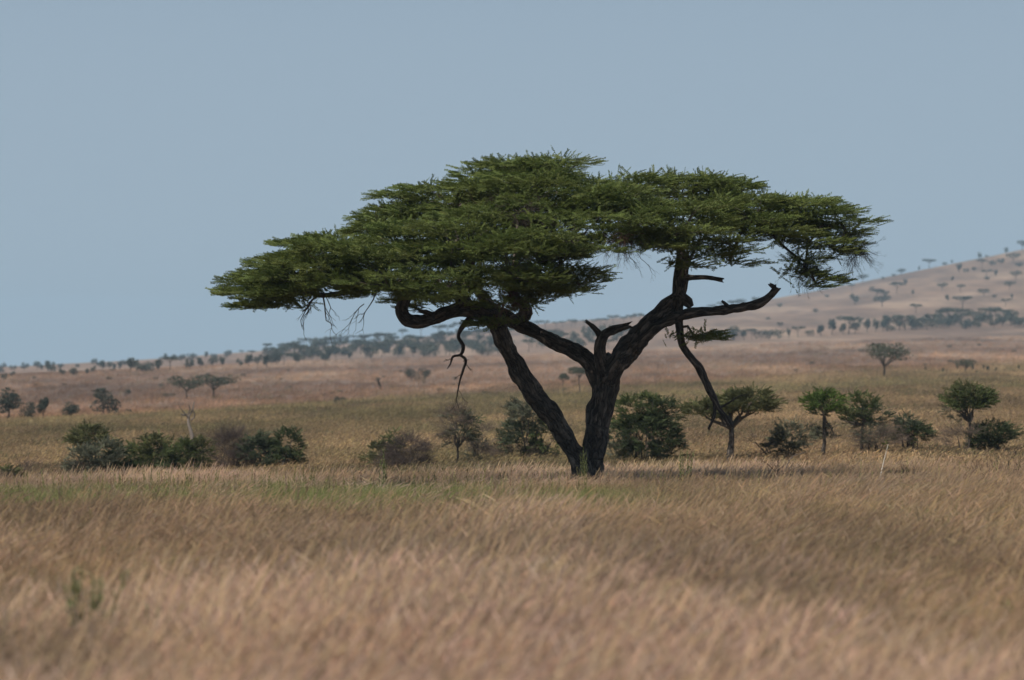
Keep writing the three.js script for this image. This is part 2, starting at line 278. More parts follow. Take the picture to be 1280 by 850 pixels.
// ------------------------------------------------------------------ foliage sprays (for every acacia and bush)
function sprigGeo(L, n, leaf, fan) {                  // a twig with feathery leaves along it, lying along +x
  const out = []; const bend = rr(-0.10, 0.16);
  const at = (t) => V(L * t, bend * L * t * t, 0.06 * L * Math.sin(t * 3)); let p = at(0);
  for (let s = 1; s <= 3; s++) { const q = at(s / 3), w = 0.006 * (1 - s / 4); out.push([V(p.x, p.y - w, p.z - w), V(p.x, p.y + w, p.z + w), V(q.x, q.y + w * 0.7, q.z + w * 0.7), V(q.x, q.y - w * 0.7, q.z - w * 0.7)]); p = q; }
  for (let i = 0; i < n; i++) {
    const t = 0.12 + 0.88 * (i + rnd()) / n, b = at(t), side = i % 2 ? 1 : -1, l = leaf * rr(0.7, 1.2), a = side * rr(0.5, 1.25) * fan, up = rr(-0.15, 0.75);
    const d = V(Math.cos(a), up, Math.sin(a)).normalize(), wv = V(-d.z, rr(-0.6, 0.6), d.x).normalize().multiplyScalar(l * 0.19), m = b.clone().addScaledVector(d, l * 0.55), e = b.clone().addScaledVector(d, l);
    out.push([b, m.clone().add(wv), e, m.clone().sub(wv)]);
  }
  return quads(out);
}
const SPRIGS = [0, 1, 2, 3].map(() => sprigGeo(0.40, 46, 0.058, 1));
const SMALLSPRIGS = [0, 1, 2].map(() => sprigGeo(0.36, 40, 0.066, 1.1));
const BARESPRIGS = [0, 1].map(() => mergeGeometries(twigs([], V(0, 0, 0), V(1, 0.1, 0), 0.55, 0.010, 3, 0, 3)));
const XAX = V(1, 0, 0);
function spray(name, geo, mat, list, parent, label) {  // list of [position, direction, roll, scale, colour]
  const im = shade(new THREE.InstancedMesh(geo, mat, list.length)), q2 = new THREE.Quaternion();
  list.forEach((e, i) => { Q.setFromUnitVectors(XAX, e[1]); q2.setFromAxisAngle(XAX, e[2]); Q.multiply(q2); im.setMatrixAt(i, M4.compose(e[0], Q, V(e[3], e[3], e[3]))); im.setColorAt(i, COL.setRGB(...e[4])); });
  im.name = name; im.userData.kind = 'stuff'; if (label) im.userData.label = label; parent.add(im); return im;
}

// ------------------------------------------------------------------ the big umbrella acacia
const TREE = V((735 - 640) / 49, 0, -60); TREE.y = terrain(TREE.x, TREE.z);
const tp = (px, py, dz = 0) => { const d = 60 - dz; return V((px - 640) / FOCAL * d - TREE.x, EYE + (455 - py) / FOCAL * d - TREE.y, dz); };
{
  const tree = thing('umbrella_acacia', 'big flat-topped umbrella acacia with forked dark trunk, standing alone in the grass', 'tree', TREE);
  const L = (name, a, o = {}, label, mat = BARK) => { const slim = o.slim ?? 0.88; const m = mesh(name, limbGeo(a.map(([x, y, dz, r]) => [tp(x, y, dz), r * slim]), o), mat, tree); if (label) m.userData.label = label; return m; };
  // two stems from one foot
  L('trunk', [[737, 612, 0.05, 0.40], [733, 596, 0.05, 0.36], [722, 572, 0.05, 0.33], [704, 543, 0.05, 0.32], [686, 517, 0.1, 0.315], [666, 490, 0.15, 0.315], [650, 466, 0.2, 0.295], [638, 443, 0.25, 0.275], [626, 418, 0.3, 0.29], [614, 396, 0.3, 0.34], [602, 384, 0.3, 0.22]], { sides: 34, step: 0.05, slim: 0.79 }, 'dark leaning stem on the open side of the fork');
  L('trunk', [[742, 614, -0.05, 0.46], [740, 596, -0.05, 0.36], [741, 572, -0.1, 0.34], [745, 542, -0.15, 0.335], [750, 512, -0.2, 0.37], [756, 484, -0.2, 0.385], [760, 462, -0.2, 0.37], [770, 448, -0.15, 0.3]], { sides: 36, step: 0.05 }, 'upright stem dividing into three limbs');
  L('root', [[741, 585, 0.05, 0.20], [747, 603, 0.12, 0.17], [754, 620, 0.2, 0.12]], {});
  L('root', [[726, 583, 0.2, 0.18], [722, 603, 0.3, 0.15], [716, 620, 0.4, 0.10]], {});
  // limb going left from the upright stem, behind the leaning one
  L('limb', [[752, 486, -0.2, 0.27], [743, 460, -0.3, 0.25], [727, 443, -0.4, 0.235], [706, 433, -0.5, 0.22], [688, 424, -0.6, 0.205], [670, 415, -0.7, 0.20], [652, 407, -0.8, 0.20], [632, 396, -0.8, 0.22], [612, 382, -0.8, 0.18], [596, 362, -1.2, 0.14], [560, 335, -2.0, 0.10]], { sides: 24, step: 0.06 });
  // broken limb in the middle
  L('broken_limb', [[756, 470, 0.0, 0.20], [750, 447, 0.05, 0.165], [750, 430, 0.1, 0.15], [756, 418, 0.1, 0.14], [768, 412, 0.12, 0.125], [785, 407, 0.15, 0.085]], { jag: 0.12 }, 'short broken limb with splintered end');
  L('broken_limb', [[751, 420, 0.1, 0.10], [744, 411, 0.1, 0.07], [734, 403, 0.1, 0.045]], { jag: 0.08 });
  // main right limb
  L('limb', [[757, 478, -0.1, 0.30], [770, 456, 0, 0.315], [787, 436, 0, 0.31], [804, 413, 0, 0.285], [820, 396, 0, 0.265], [836, 383, 0, 0.25], [849, 370, 0, 0.23], [850, 350, 0, 0.205], [853, 330, 0, 0.19], [851, 308, 0.0, 0.15], [845, 285, -0.3, 0.10]], { sides: 28, step: 0.06 }, 'thick limb rising to the far crown');
  L('knot', [[848, 368, 0.1, 0.18], [858, 376, 0.12, 0.17], [864, 384, 0.12, 0.08]], {});
  L('broken_limb', [[792, 436, 0.15, 0.20], [808, 420, 0.25, 0.165], [826, 406, 0.3, 0.155], [846, 396, 0.35, 0.15], [868, 391, 0.4, 0.145], [895, 389, 0.45, 0.135], [922, 385, 0.5, 0.13], [946, 380, 0.5, 0.135], [960, 372, 0.5, 0.125], [970, 361, 0.5, 0.12]], { jag: 0.08 }, 'long bare limb, cut off at its upturned end');
  L('broken_limb', [[966, 366, 0.5, 0.09], [968, 360, 0.5, 0.08], [963, 356, 0.5, 0.06]], { jag: 0.05 });
  L('broken_limb', [[912, 386, 0.5, 0.06], [907, 380, 0.5, 0.05], [902, 376, 0.5, 0.03]], {});
  L('broken_limb', [[852, 347, 0.1, 0.10], [868, 347, 0.15, 0.065], [885, 347, 0.2, 0.062], [902, 350, 0.2, 0.065]], { jag: 0.06 });
  // dead branch hanging down on the right
  L('dead_branch', [[851, 372, 0.3, 0.09], [848, 392, 0.2, 0.105], [850, 410, 0.2, 0.11], [853, 430, 0.2, 0.115], [864, 448, 0.2, 0.115], [874, 460, 0.2, 0.115], [882, 478, 0.2, 0.10], [892, 498, 0.2, 0.095], [901, 514, 0.2, 0.09], [909, 524, 0.2, 0.08], [915, 534, 0.2, 0.06]], { sides: 10 }, 'dead branch hanging down beside the bare limb');
  L('dead_branch', [[893, 500, 0.2, 0.06], [893, 518, 0.25, 0.055], [886, 535, 0.3, 0.04]], { sides: 8, jag: 0.05 });
  L('dead_branch', [[898, 511, 0.2, 0.035], [912, 503, 0.25, 0.025], [924, 495, 0.25, 0.018], [936, 493, 0.25, 0.008]], { sides: 6 });
  // left fork
  L('limb', [[618, 402, 0.3, 0.26], [600, 390, 0.4, 0.25], [582, 386, 0.5, 0.22], [562, 390, 0.6, 0.20], [540, 398, 0.7, 0.19], [520, 402, 0.8, 0.185], [506, 397, 0.8, 0.18], [502, 385, 0.8, 0.17], [508, 372, 0.8, 0.15], [506, 362, 0.9, 0.13], [490, 358, 1.0, 0.11], [462, 360, 1.1, 0.09], [430, 366, 1.2, 0.075], [402, 369, 1.3, 0.06], [372, 362, 1.4, 0.045]], { sides: 24, step: 0.06 }, 'crooked limb looping down, then up again');
  L('broken_limb', [[543, 396, 0.8, 0.10], [534, 391, 0.85, 0.085], [524, 389, 0.9, 0.05]], { jag: 0.07 });
  L('limb', [[592, 390, 0.3, 0.22], [578, 376, 0.3, 0.20], [576, 362, 0.2, 0.19], [583, 346, 0.1, 0.17], [588, 328, 0.2, 0.13], [570, 300, 0.6, 0.10], [545, 282, 1.0, 0.07]], {});
  L('limb', [[640, 402, -0.4, 0.19], [654, 396, -0.3, 0.20], [656, 385, -0.2, 0.17], [646, 374, 0, 0.14], [640, 355, 0.2, 0.11], [645, 325, 0.4, 0.085], [665, 290, 0.4, 0.06]], {});
  // dead hanging branches on the left
  L('dead_branch', [[592, 394, 0.4, 0.08], [582, 404, 0.45, 0.075], [573, 420, 0.5, 0.06], [579, 433, 0.5, 0.06], [576, 443, 0.5, 0.055], [566, 446, 0.5, 0.045], [563, 455, 0.5, 0.03], [559, 461, 0.5, 0.015]], { sides: 8, step: 0.05 }, 'black crooked dead branch hanging below the fork');
  L('dead_branch', [[574, 443, 0.5, 0.05], [582, 450, 0.5, 0.045], [579, 462, 0.5, 0.035], [575, 475, 0.5, 0.025], [572, 490, 0.5, 0.018], [570, 505, 0.5, 0.008]], { sides: 7, step: 0.05 });
  { const o = []; for (const [x, y, vx, vy, l, r] of [[579, 452, 0.8, 0.3, 0.16, 0.012], [566, 450, -0.8, 0.1, 0.22, 0.012], [577, 468, -0.7, -0.3, 0.2, 0.01], [582, 455, 0.5, -0.4, 0.25, 0.012], [573, 488, 0.5, -0.8, 0.3, 0.008], [572, 495, -0.3, -0.9, 0.3, 0.008], [571, 500, 0.2, -0.9, 0.3, 0.007]]) twigs(o, tp(x, y, 0.5), V(vx, vy, gauss() * 0.5).normalize(), l, r, 1);
    for (const [x, y, vx, vy, l, r] of [[398, 370, -0.75, -0.65, 0.55, 0.028], [404, 371, 0.1, -1, 0.6, 0.022], [390, 376, -0.5, -0.85, 0.55, 0.018], [384, 380, -0.2, -1, 0.5, 0.014], [408, 372, 0.15, -1, 0.65, 0.014], [470, 362, -0.45, -0.9, 0.6, 0.02], [455, 380, -0.6, -0.8, 0.6, 0.014], [440, 398, -0.6, -0.75, 0.45, 0.009], [785, 312, 0.4, -0.9, 0.5, 0.01], [795, 312, 0.6, -0.8, 0.6, 0.008],]) twigs(o, tp(x, y, x > 700 ? 2.6 : 1.25), V(vx, vy, gauss() * 0.4).normalize(), l, r, 2, 0.05);
    const m = mesh('twigs', mergeGeometries(o), TWIG, tree); m.userData.kind = 'stuff'; m.userData.label = 'thin bare dead twigs below the crown'; }

  // crown: tiers of flat leaf pads, each carried by its own branch
  // [px, py, half width px, half height px, dz, half depth m, density, branch start]
  const S = { g: [500, 360, 0.9], h: [585, 340, 0.1], i: [642, 345, 0.2], a: [596, 362, -1.2], c: [851, 315, 0], t: [372, 362, 1.4] };
  const pads = [
    [330, 358, 36, 18, 0.6, 1.2, 1, 't'], [345, 352, 46, 24, 0.2, 1.6, 1, 't'], [372, 340, 50, 28, 1.2, 1.7, 1, 't'], [425, 330, 58, 32, 2.4, 2.0, 1, 'g'], [392, 314, 40, 18, -0.6, 1.6, 1, 'g'], [490, 345, 56, 28, 3.0, 2.0, 1, 'g'],
    [470, 286, 38, 20, -1.8, 1.8, 1, 'h'], [505, 260, 50, 18, -2.6, 2.0, 1, 'h'], [520, 305, 60, 28, 1.2, 2.0, 1, 'h'], [570, 248, 60, 24, -1.6, 2.2, 1, 'h'], [585, 296, 56, 28, 2.8, 2.0, 1, 'h'],
    [560, 346, 54, 26, 3.6, 1.8, 0.9, 'h'], [640, 222, 62, 19, -2.2, 2.4, 1, 'a'], [695, 214, 54, 18, -1.6, 2.2, 1, 'i'], [670, 236, 60, 18, 0.2, 2.0, 1, 'i'], [655, 266, 60, 18, 1.2, 2.0, 1, 'i'], [640, 330, 66, 30, 3.8, 2.0, 1, 'i'],
    [640, 362, 34, 24, 2.2, 1.0, 0.8, 'i'], [622, 398, 20, 18, 1.0, 0.45, 0.7, 'i'], [698, 338, 44, 30, 3.0, 1.6, 1, 'i'], [725, 350, 26, 12, 2.6, 0.9, 0.8, 'i'], [715, 294, 60, 28, 3.2, 2.0, 1, 'i'], [735, 252, 50, 22, 0.6, 1.8, 1, 'i'], [680, 300, 50, 24, 1.5, 1.6, 1, 'i'],
    [790, 238, 50, 18, -0.6, 2.0, 1, 'c'], [785, 278, 54, 26, 2.4, 1.8, 1, 'c'], [850, 238, 56, 16, -2.0, 2.2, 1, 'c'], [850, 282, 52, 24, 2.6, 1.8, 1, 'c'], [862, 316, 44, 18, 2.2, 1.3, 0.9, 'c'], [905, 242, 48, 18, -1.6, 2.0, 1, 'c'],
    [912, 294, 42, 22, 1.6, 1.4, 0.9, 'c'], [912, 320, 32, 12, 1.2, 1.0, 0.7, 'c'], [955, 274, 38, 22, 0.2, 1.6, 1, 'c'], [1000, 262, 40, 20, -0.4, 1.7, 1, 'c'], [1035, 276, 38, 18, -0.2, 1.5, 1, 'c'], [1062, 288, 24, 12, 0.2, 0.9, 0.9, 'c'],
    [1012, 296, 38, 14, 0.6, 1.2, 0.8, 'c'], [1055, 310, 16, 10, 0.6, 0.5, 0.8, 'c'], [1006, 332, 22, 12, 0.6, 0.6, 0.75, 'c'], [1020, 350, 20, 10, 0.7, 0.5, 0.6, 'c'], [322, 370, 26, 14, 0.4, 1.0, 1, 't'], [938, 268, 50, 24, 1.0, 1.5, 1, 'c'], [980, 286, 40, 18, 0.8, 1.3, 1, 'c'], [895, 266, 40, 16, 0.2, 1.4, 0.9, 'c'], [770, 256, 46, 22, 1.4, 1.6, 1, 'c'], [815, 300, 34, 14, 2.6, 1.1, 0.9, 'c'], [350, 374, 26, 14, 0.8, 1.0, 1, 't'], [388, 356, 42, 16, 1.4, 1.3, 1, 't'], [446, 352, 46, 16, 2.2, 1.5, 1, 'g'], [668, 366, 36, 16, 2.8, 1.0, 0.8, 'i'], [706, 356, 40, 14, 2.4, 1.2, 0.9, 'i'], [560, 366, 36, 12, 3.0, 1.2, 0.8, 'h'], [630, 290, 60, 24, 0.4, 1.8, 1, 'h'], [868, 419, 24, 4, 0.6, 0.4, 0.7, 'x'], [520, 378, 26, 8, 0.2, 0.6, 0.5, 'g'],
  ];
  const crown = new THREE.Group(); crown.name = 'crown'; tree.add(crown);
  const branches = [], feet = []; const PALEGREEN = [0.132, 0.166, 0.042], DEEP = [0.102, 0.138, 0.036], YEL = [0.165, 0.166, 0.054];  // leaf greens, blended at random from clump to clump
  const root = (k) => k === 'x' ? tp(846, 414, 0.1) : tp(...S[k]);
  const crownC = tp(690, 330, 0.5);
  pads.forEach(([px, py, hw, hh, dz, hd, dens, from], k) => {
    const c = tp(px, py, dz), rx = hw / 49, ry = hh / 49, foot = c.clone(); foot.y -= ry * 0.5;
    let st = root(from), near = st.distanceTo(foot); for (const [f, q] of feet) if (f === from && q.distanceTo(foot) < near) { near = q.distanceTo(foot); st = q; }
    feet.push([from, foot]);
    const mid = st.clone().lerp(foot, 0.45); mid.y = Math.max(st.y, foot.y) + 0.15;
    branches.push(limbGeo([[st, 0.045], [mid.add(V(gauss() * 0.2, gauss() * 0.1, gauss() * 0.2)), 0.036], [foot, 0.025]], { sides: 6, step: 0.25, rough: 0.4 }));
    const list = [], nCl = Math.max(7, Math.round(rx * hd * 12 * dens * (0.6 + ry * 1.2)));
    for (let i = 0; i < nCl; i++) {
      const a = rnd() * 6.283, r = Math.pow(rnd(), 0.45), yy = rr(-0.95, 1); const shrink = Math.sqrt(Math.max(0.04, 1 - yy * yy * 0.8));
      const cc = V(c.x + Math.cos(a) * r * rx * shrink, c.y + yy * ry, c.z + Math.sin(a) * r * hd * shrink);
      if (rnd() < 0.75) branches.push(limbGeo(crooked(foot, cc, 0.022, 0.007, 3, 0.07), { sides: 3, step: 0.5, rough: 0 }));
      const tone = mix3(mix3(DEEP, PALEGREEN, rnd()), YEL, 0.45 * rnd() * rnd()), R = rr(0.28, 0.52), nS = Math.round(rr(34, 48) * dens);
      const out = V(cc.x - crownC.x, 0, cc.z - crownC.z).normalize();
      for (let s = 0; s < nS; s++) {
        const b = rnd() * 6.283, q = Math.sqrt(rnd()) * R;
        const p = V(cc.x + Math.cos(b) * q, cc.y + gauss() * 0.07 - q * q * 0.18, cc.z + Math.sin(b) * q);
        const d = V(Math.cos(b) * 0.8 + out.x * 0.75 + gauss() * 0.35, rr(-0.22, 0.40), Math.sin(b) * 0.9 + out.z * 0.75 + gauss() * 0.35).normalize();
        list.push([p, d, gauss() * 0.6, rr(0.52, 1.0), vary(tone, 0.14)]);
      }
    }
    spray('foliage', SPRIGS[k % 4], LEAF, list, crown);
  });
  const bm = mesh('branches', mergeGeometries(branches), TWIG, crown); bm.userData.kind = 'stuff';
  L('branch', [[960, 285, 0.3, 0.05], [975, 303, 0.5, 0.045], [992, 318, 0.6, 0.04], [1008, 328, 0.6, 0.03]], { sides: 7 });
  // clumps of dry twigs and withered leaves in the crown
  for (const [px, py, dz, w, h, n, col] of [[779, 299, 3.0, 22, 9, 90, [0.13, 0.075, 0.055]], [641, 372, 2.9, 10, 14, 60, [0.13, 0.08, 0.055]], [1010, 330, 0.7, 16, 12, 110, [0.05, 0.038, 0.028]], [1068, 312, 0.7, 14, 11, 90, [0.045, 0.04, 0.026]], [620, 258, 1.0, 26, 10, 90, [0.09, 0.065, 0.05]], [655, 268, 2.6, 30, 11, 90, [0.08, 0.06, 0.045]]]) {
    const c = tp(px, py, dz), l = []; for (let i = 0; i < n; i++) { const u = V(gauss(), gauss(), gauss()); l.push([V(c.x + u.x * w / 70, c.y + u.y * h / 70, c.z + u.z * w / 80), V(gauss(), gauss() - 0.3, gauss()).normalize(), 0, rr(0.4, 0.75), vary(col, 0.2)]); }
    const m = spray('dry_twig_clump', BARESPRIGS[0], LEAF, l, crown, 'brown clump of dry twigs among the green leaves');
  }
}

// ------------------------------------------------------------------ bushes and small trees in the dip
const cols = { green: [0.095, 0.118, 0.042], bright: [0.100, 0.150, 0.034], dark: [0.066, 0.086, 0.038], grey: [0.135, 0.138, 0.092], olive: [0.122, 0.126, 0.054], dry: [0.165, 0.125, 0.100], purple: [0.120, 0.090, 0.078], blue: [0.084, 0.104, 0.060] };
// lobes: [dx, cy, rx, ry, colour, density] in metres from the foot; stems reach each lobe
function plant(name, label, category, group, pos, lobes, o = {}) {
  const t = thing(name, label, category, pos, group), wood = [], leaves = [], bare = [];
  const { trunk = 0, r = 0.07, lean = 0, fork = 3, depth = 1, leafScale = 1, mat = TWIG } = o;
  const top = V(lean, trunk, 0);
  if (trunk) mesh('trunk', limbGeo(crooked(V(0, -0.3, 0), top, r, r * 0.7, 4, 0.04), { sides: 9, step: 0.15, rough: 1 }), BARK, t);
  for (const [dx, cy, rx, ry, col, den = 1, dz0 = 0] of lobes) {
    const rz = rx * depth, dz = dz0, isDry = col === 'dry' || col === 'purple', C = V(dx, cy, dz);
    for (let i = 0; i < fork + 2; i++) { const e = V(dx + gauss() * rx * 0.8, cy + rr(-0.3, 0.5) * ry, dz + gauss() * rz * 0.8), s = trunk ? top : V(dx * 0.5 + gauss() * 0.15, -0.1, dz * 0.5 + gauss() * 0.15); wood.push(limbGeo(crooked(s, e, trunk ? r * 0.55 : 0.03, 0.012, 4, 0.09), { sides: 5, step: 0.3, rough: 0.5 })); }
    const nC = Math.max(6, Math.round((rx * rz * 16 + rx * ry * 34) * den));
    for (let i = 0; i < nC; i++) {
      const a = rnd() * 6.283, yy = rr(-0.85, 1), rad = Math.pow(rnd(), 0.4) * Math.sqrt(Math.max(0.05, 1 - yy * yy)), cc = V(dx + Math.cos(a) * rad * rx, cy + yy * ry, dz + Math.sin(a) * rad * rz);
      const tone = cols[col], k = rr(0.75, 1.25), out = cc.clone().sub(C).normalize();
      for (let s = 0; s < 13; s++) {
        const d = V(out.x * 0.8 + gauss(), rr(-0.2, 0.6) + out.y * 0.3, out.z * 0.8 + gauss()).normalize();
        (isDry ? bare : leaves).push([cc.clone().add(V(gauss() * 0.22, gauss() * 0.14, gauss() * 0.22)), d, gauss(), (isDry ? rr(0.4, 0.75) : rr(0.6, 1.05)) * leafScale, vary([tone[0] * k, tone[1] * k, tone[2] * k], 0.12)]);
      }
    }
  }
  mesh(trunk ? 'branches' : 'stems', mergeGeometries(wood), mat, t).userData.kind = 'stuff';
  if (leaves.length) spray(trunk ? 'crown' : 'foliage', SMALLSPRIGS[(rnd() * 3) | 0], LEAF, leaves, t);
  if (bare.length) spray('bare_twigs', BARESPRIGS[(rnd() * 2) | 0], LEAF, bare, t);
  return t;
}
const k100 = (d) => d / FOCAL;                        // metres per photo pixel at a depth
// [name, label, category, px of foot, depth, lobes in px: [dx, up, half w, half h, colour, density], options in px]
function shrub(name, label, category, px, d, lobes, o = {}, group) {
  const k = k100(d), p = spot(px, d), horizon = 455 + (EYE - p.y) / k;       // photo row of the foot
  const ls = lobes.map(([x, y, w, h, c, den, dz]) => [(x - px) * k, (horizon - y) * k, w * k, h * k, c, den, dz]);
  return plant(name, label, category, group, p, ls, { ...o, trunk: o.trunk ? (horizon - o.trunk) * k : 0, lean: (o.lean ?? 0) * k });
}
shrub('shrub', 'low half-bare shrub at the end of the bush row', 'shrub', 24, 88, [[10, 594, 14, 7, 'olive', 0.7], [30, 594, 16, 9, 'purple', 1.4]]);
shrub('small_acacia', 'little flat-topped acacia rising out of a greyish bush', 'tree', 114, 100, [[114, 546, 23, 10, 'olive', 2.2]], { trunk: 560, r: 0.08 });
shrub('bush', 'grey-green thorny bush under a little flat-topped acacia', 'bush', 118, 98, [[106, 578, 22, 17, 'grey', 1.2], [128, 572, 24, 17, 'grey', 1], [112, 590, 26, 12, 'purple', 0.8]]);
shrub('bush', 'dark round bush between the greyish bush and the pair of green bushes', 'bush', 146, 101, [[146, 577, 14, 18, 'dark', 2], [140, 562, 10, 8, 'dark', 2]]);
shrub('bush', 'broad mid-green bush in front of a bare dead tree', 'bush', 190, 102, [[182, 577, 26, 22, 'green', 1.3], [196, 562, 24, 14, 'olive', 1.3], [178, 588, 22, 12, 'grey', 0.8]]);
shrub('bush', 'dome-shaped green bush hiding the foot of a dead tree', 'bush', 238, 101, [[232, 576, 26, 22, 'green', 1.3], [250, 570, 18, 18, 'olive', 1.3], [215, 580, 14, 14, 'dark', 1.5]]);
shrub('bush', 'leafless purple-brown bush beside a dark leafy one', 'bush', 285, 103, [[282, 566, 14, 20, 'purple', 2.4], [297, 562, 13, 16, 'purple', 2.2]], {});
shrub('bush', 'dark green bush with pale crooked stems', 'bush', 335, 103, [[320, 550, 14, 11, 'blue', 1.8], [328, 571, 28, 18, 'blue', 1.2], [362, 556, 17, 17, 'dark', 1.8], [355, 576, 24, 12, 'green', 1], [308, 572, 14, 13, 'grey', 1.1]], { mat: PALEWOOD });
shrub('bush', 'small olive bush leaning on a brown leafless one', 'bush', 474, 100, [[474, 571, 18, 15, 'olive', 1.1], [496, 554, 16, 13, 'olive', 1], [484, 562, 14, 10, 'grey', 1]]);
shrub('bush', 'brown leafless bush with a small olive bush at its side', 'bush', 508, 99, [[508, 566, 27, 17, 'purple', 2.2], [520, 574, 16, 11, 'purple', 1.6], [492, 577, 16, 10, 'dry', 1.4]]);
shrub('young_tree', 'thin half-bare young tree with see-through crown', 'tree', 572, 100, [[570, 532, 19, 20, 'dry', 1.6], [576, 536, 22, 20, 'grey', 0.6], [588, 530, 12, 12, 'dark', 0.8]], { trunk: 560, r: 0.06 });
shrub('bush', 'sparse grey bush behind a see-through young tree', 'bush', 600, 104, [[602, 552, 13, 18, 'dry', 1.6], [592, 562, 14, 12, 'grey', 0.9]]);
shrub('bush', 'wide bluish green bush seen behind the leaning trunk', 'bush', 662, 104, [[650, 548, 26, 18, 'blue', 1.1], [660, 514, 24, 12, 'grey', 1.1], [655, 530, 22, 14, 'grey', 0.8], [682, 548, 24, 24, 'green', 0.9], [640, 570, 24, 12, 'dry', 0.8], [674, 576, 26, 11, 'grey', 0.8]]);
shrub('bush', 'large rounded dark green bush beside the upright trunk', 'bush', 808, 99, [[790, 520, 26, 20, 'green', 1.1], [828, 520, 26, 18, 'dark', 1.3], [808, 545, 46, 26, 'dark', 1.2], [835, 556, 24, 20, 'blue', 1.1], [785, 560, 24, 15, 'grey', 0.9], [815, 505, 20, 9, 'green', 1.2]]);
shrub('small_acacia', 'small umbrella acacia with wide flat olive crown under the hanging dead branch', 'tree', 914, 97, [[884, 512, 28, 9, 'olive', 1.8], [938, 502, 38, 12, 'olive', 2.0], [912, 507, 30, 10, 'olive', 1.8]], { trunk: 536, r: 0.16, fork: 4 });
shrub('bush', 'greyish bush beside the bright green umbrella acacia', 'bush', 990, 99, [[992, 548, 26, 17, 'grey', 1.1], [980, 556, 18, 12, 'olive', 0.8], [950, 556, 16, 12, 'dry', 0.7]]);
shrub('small_acacia', 'bright green small acacia with flat crown and slim trunk', 'tree', 1030, 98, [[1030, 503, 22, 9, 'bright', 2.4], [1030, 518, 16, 9, 'olive', 0.7], [1032, 548, 12, 12, 'grey', 0.9]], { trunk: 518, r: 0.09 });
shrub('small_acacia', 'loose open-crowned acacia next to the bright green one', 'tree', 1078, 101, [[1076, 512, 26, 18, 'green', 1.0], [1090, 524, 22, 14, 'blue', 0.8], [1066, 528, 16, 12, 'olive', 0.8]], { trunk: 532, r: 0.08, fork: 4 });
shrub('bush', 'low grey scrub bush at the foot of the open-crowned acacia', 'bush', 1100, 100, [[1098, 548, 28, 12, 'dry', 1.0], [1088, 546, 18, 12, 'grey', 0.8]]);
shrub('bush', 'dark green bush leaning away from a grey scrub bush', 'bush', 1138, 101, [[1136, 530, 13, 9, 'blue', 1.8], [1148, 540, 17, 8, 'dark', 1.8], [1132, 545, 12, 8, 'dark', 1.2]]);
shrub('small_acacia', 'slender acacia with rounded olive crown above a dark spreading bush', 'tree', 1212, 99, [[1212, 500, 34, 12, 'green', 1.6], [1208, 492, 22, 9, 'olive', 1.5], [1200, 516, 16, 8, 'grey', 0.5]], { trunk: 528, r: 0.08, fork: 4 });
shrub('bush', 'dark low spreading bush beside the slender acacia', 'bush', 1242, 99, [[1242, 543, 30, 11, 'dark', 2.0], [1232, 552, 18, 7, 'dark', 1.4]]);
shrub('bush', 'grey leafless scrub around the foot of the slender acacia', 'bush', 1206, 98, [[1204, 548, 20, 9, 'dry', 1.1]]);

// dead trees and stems
{
  const d = 118, p = spot(238, d), k = k100(d), y0 = 455 + (EYE - p.y) / k, t = thing('dead_tree', 'pale bare dead tree standing behind green bushes', 'tree', p);
  const q = (x, y, dz = 0) => V((x - 238) * k, (y0 - y) * k, dz);
  mesh('trunk', limbGeo([[q(238, 600), 0.12], [q(240, 560), 0.10], [q(240, 545), 0.09], [q(236, 530), 0.08], [q(236, 522), 0.07], [q(240, 514), 0.05], [q(243, 502), 0.03]], { sides: 9 }), PALEWOOD, t);
  for (const a of [[[239, 525], [243, 522], [244, 516], [241, 510]], [[237, 524], [233, 518], [229, 513], [226, 508]], [[235, 518], [238, 511], [237, 506]], [[233, 518], [230, 519], [227, 517]], [[234, 551], [229, 548], [226, 544]]]) mesh('branch', limbGeo(a.map((e, i) => [q(e[0], e[1], i * 0.12), 0.05 - i * 0.012]), { sides: 6 }), PALEWOOD, t);
}
{ // dead stems in the long grass on the right
  const p = spot(1096, 52), k = k100(52); let t = thing('dead_plant', 'single pale dead stem leaning out of the grass with a leafy tip', 'plant', p);
  mesh('stem', limbGeo([[V(0, -0.05, 0), 0.014], [V(6 * k, 30 * k, 0), 0.012], [V(14 * k, 62 * k, 0), 0.008]], { sides: 6, rough: 0 }), new THREE.MeshStandardMaterial({ color: new THREE.Color().setRGB(0.46, 0.42, 0.36), roughness: 0.9 }), t);
  const l = []; for (let i = 0; i < 9; i++) l.push([V(14 * k + gauss() * 0.06, 62 * k + gauss() * 0.08, gauss() * 0.06), V(gauss(), gauss() + 0.5, gauss()).normalize(), 0, 0.3, vary([0.08, 0.10, 0.03])]);
  spray('foliage', SMALLSPRIGS[0], LEAF, l, t);
}
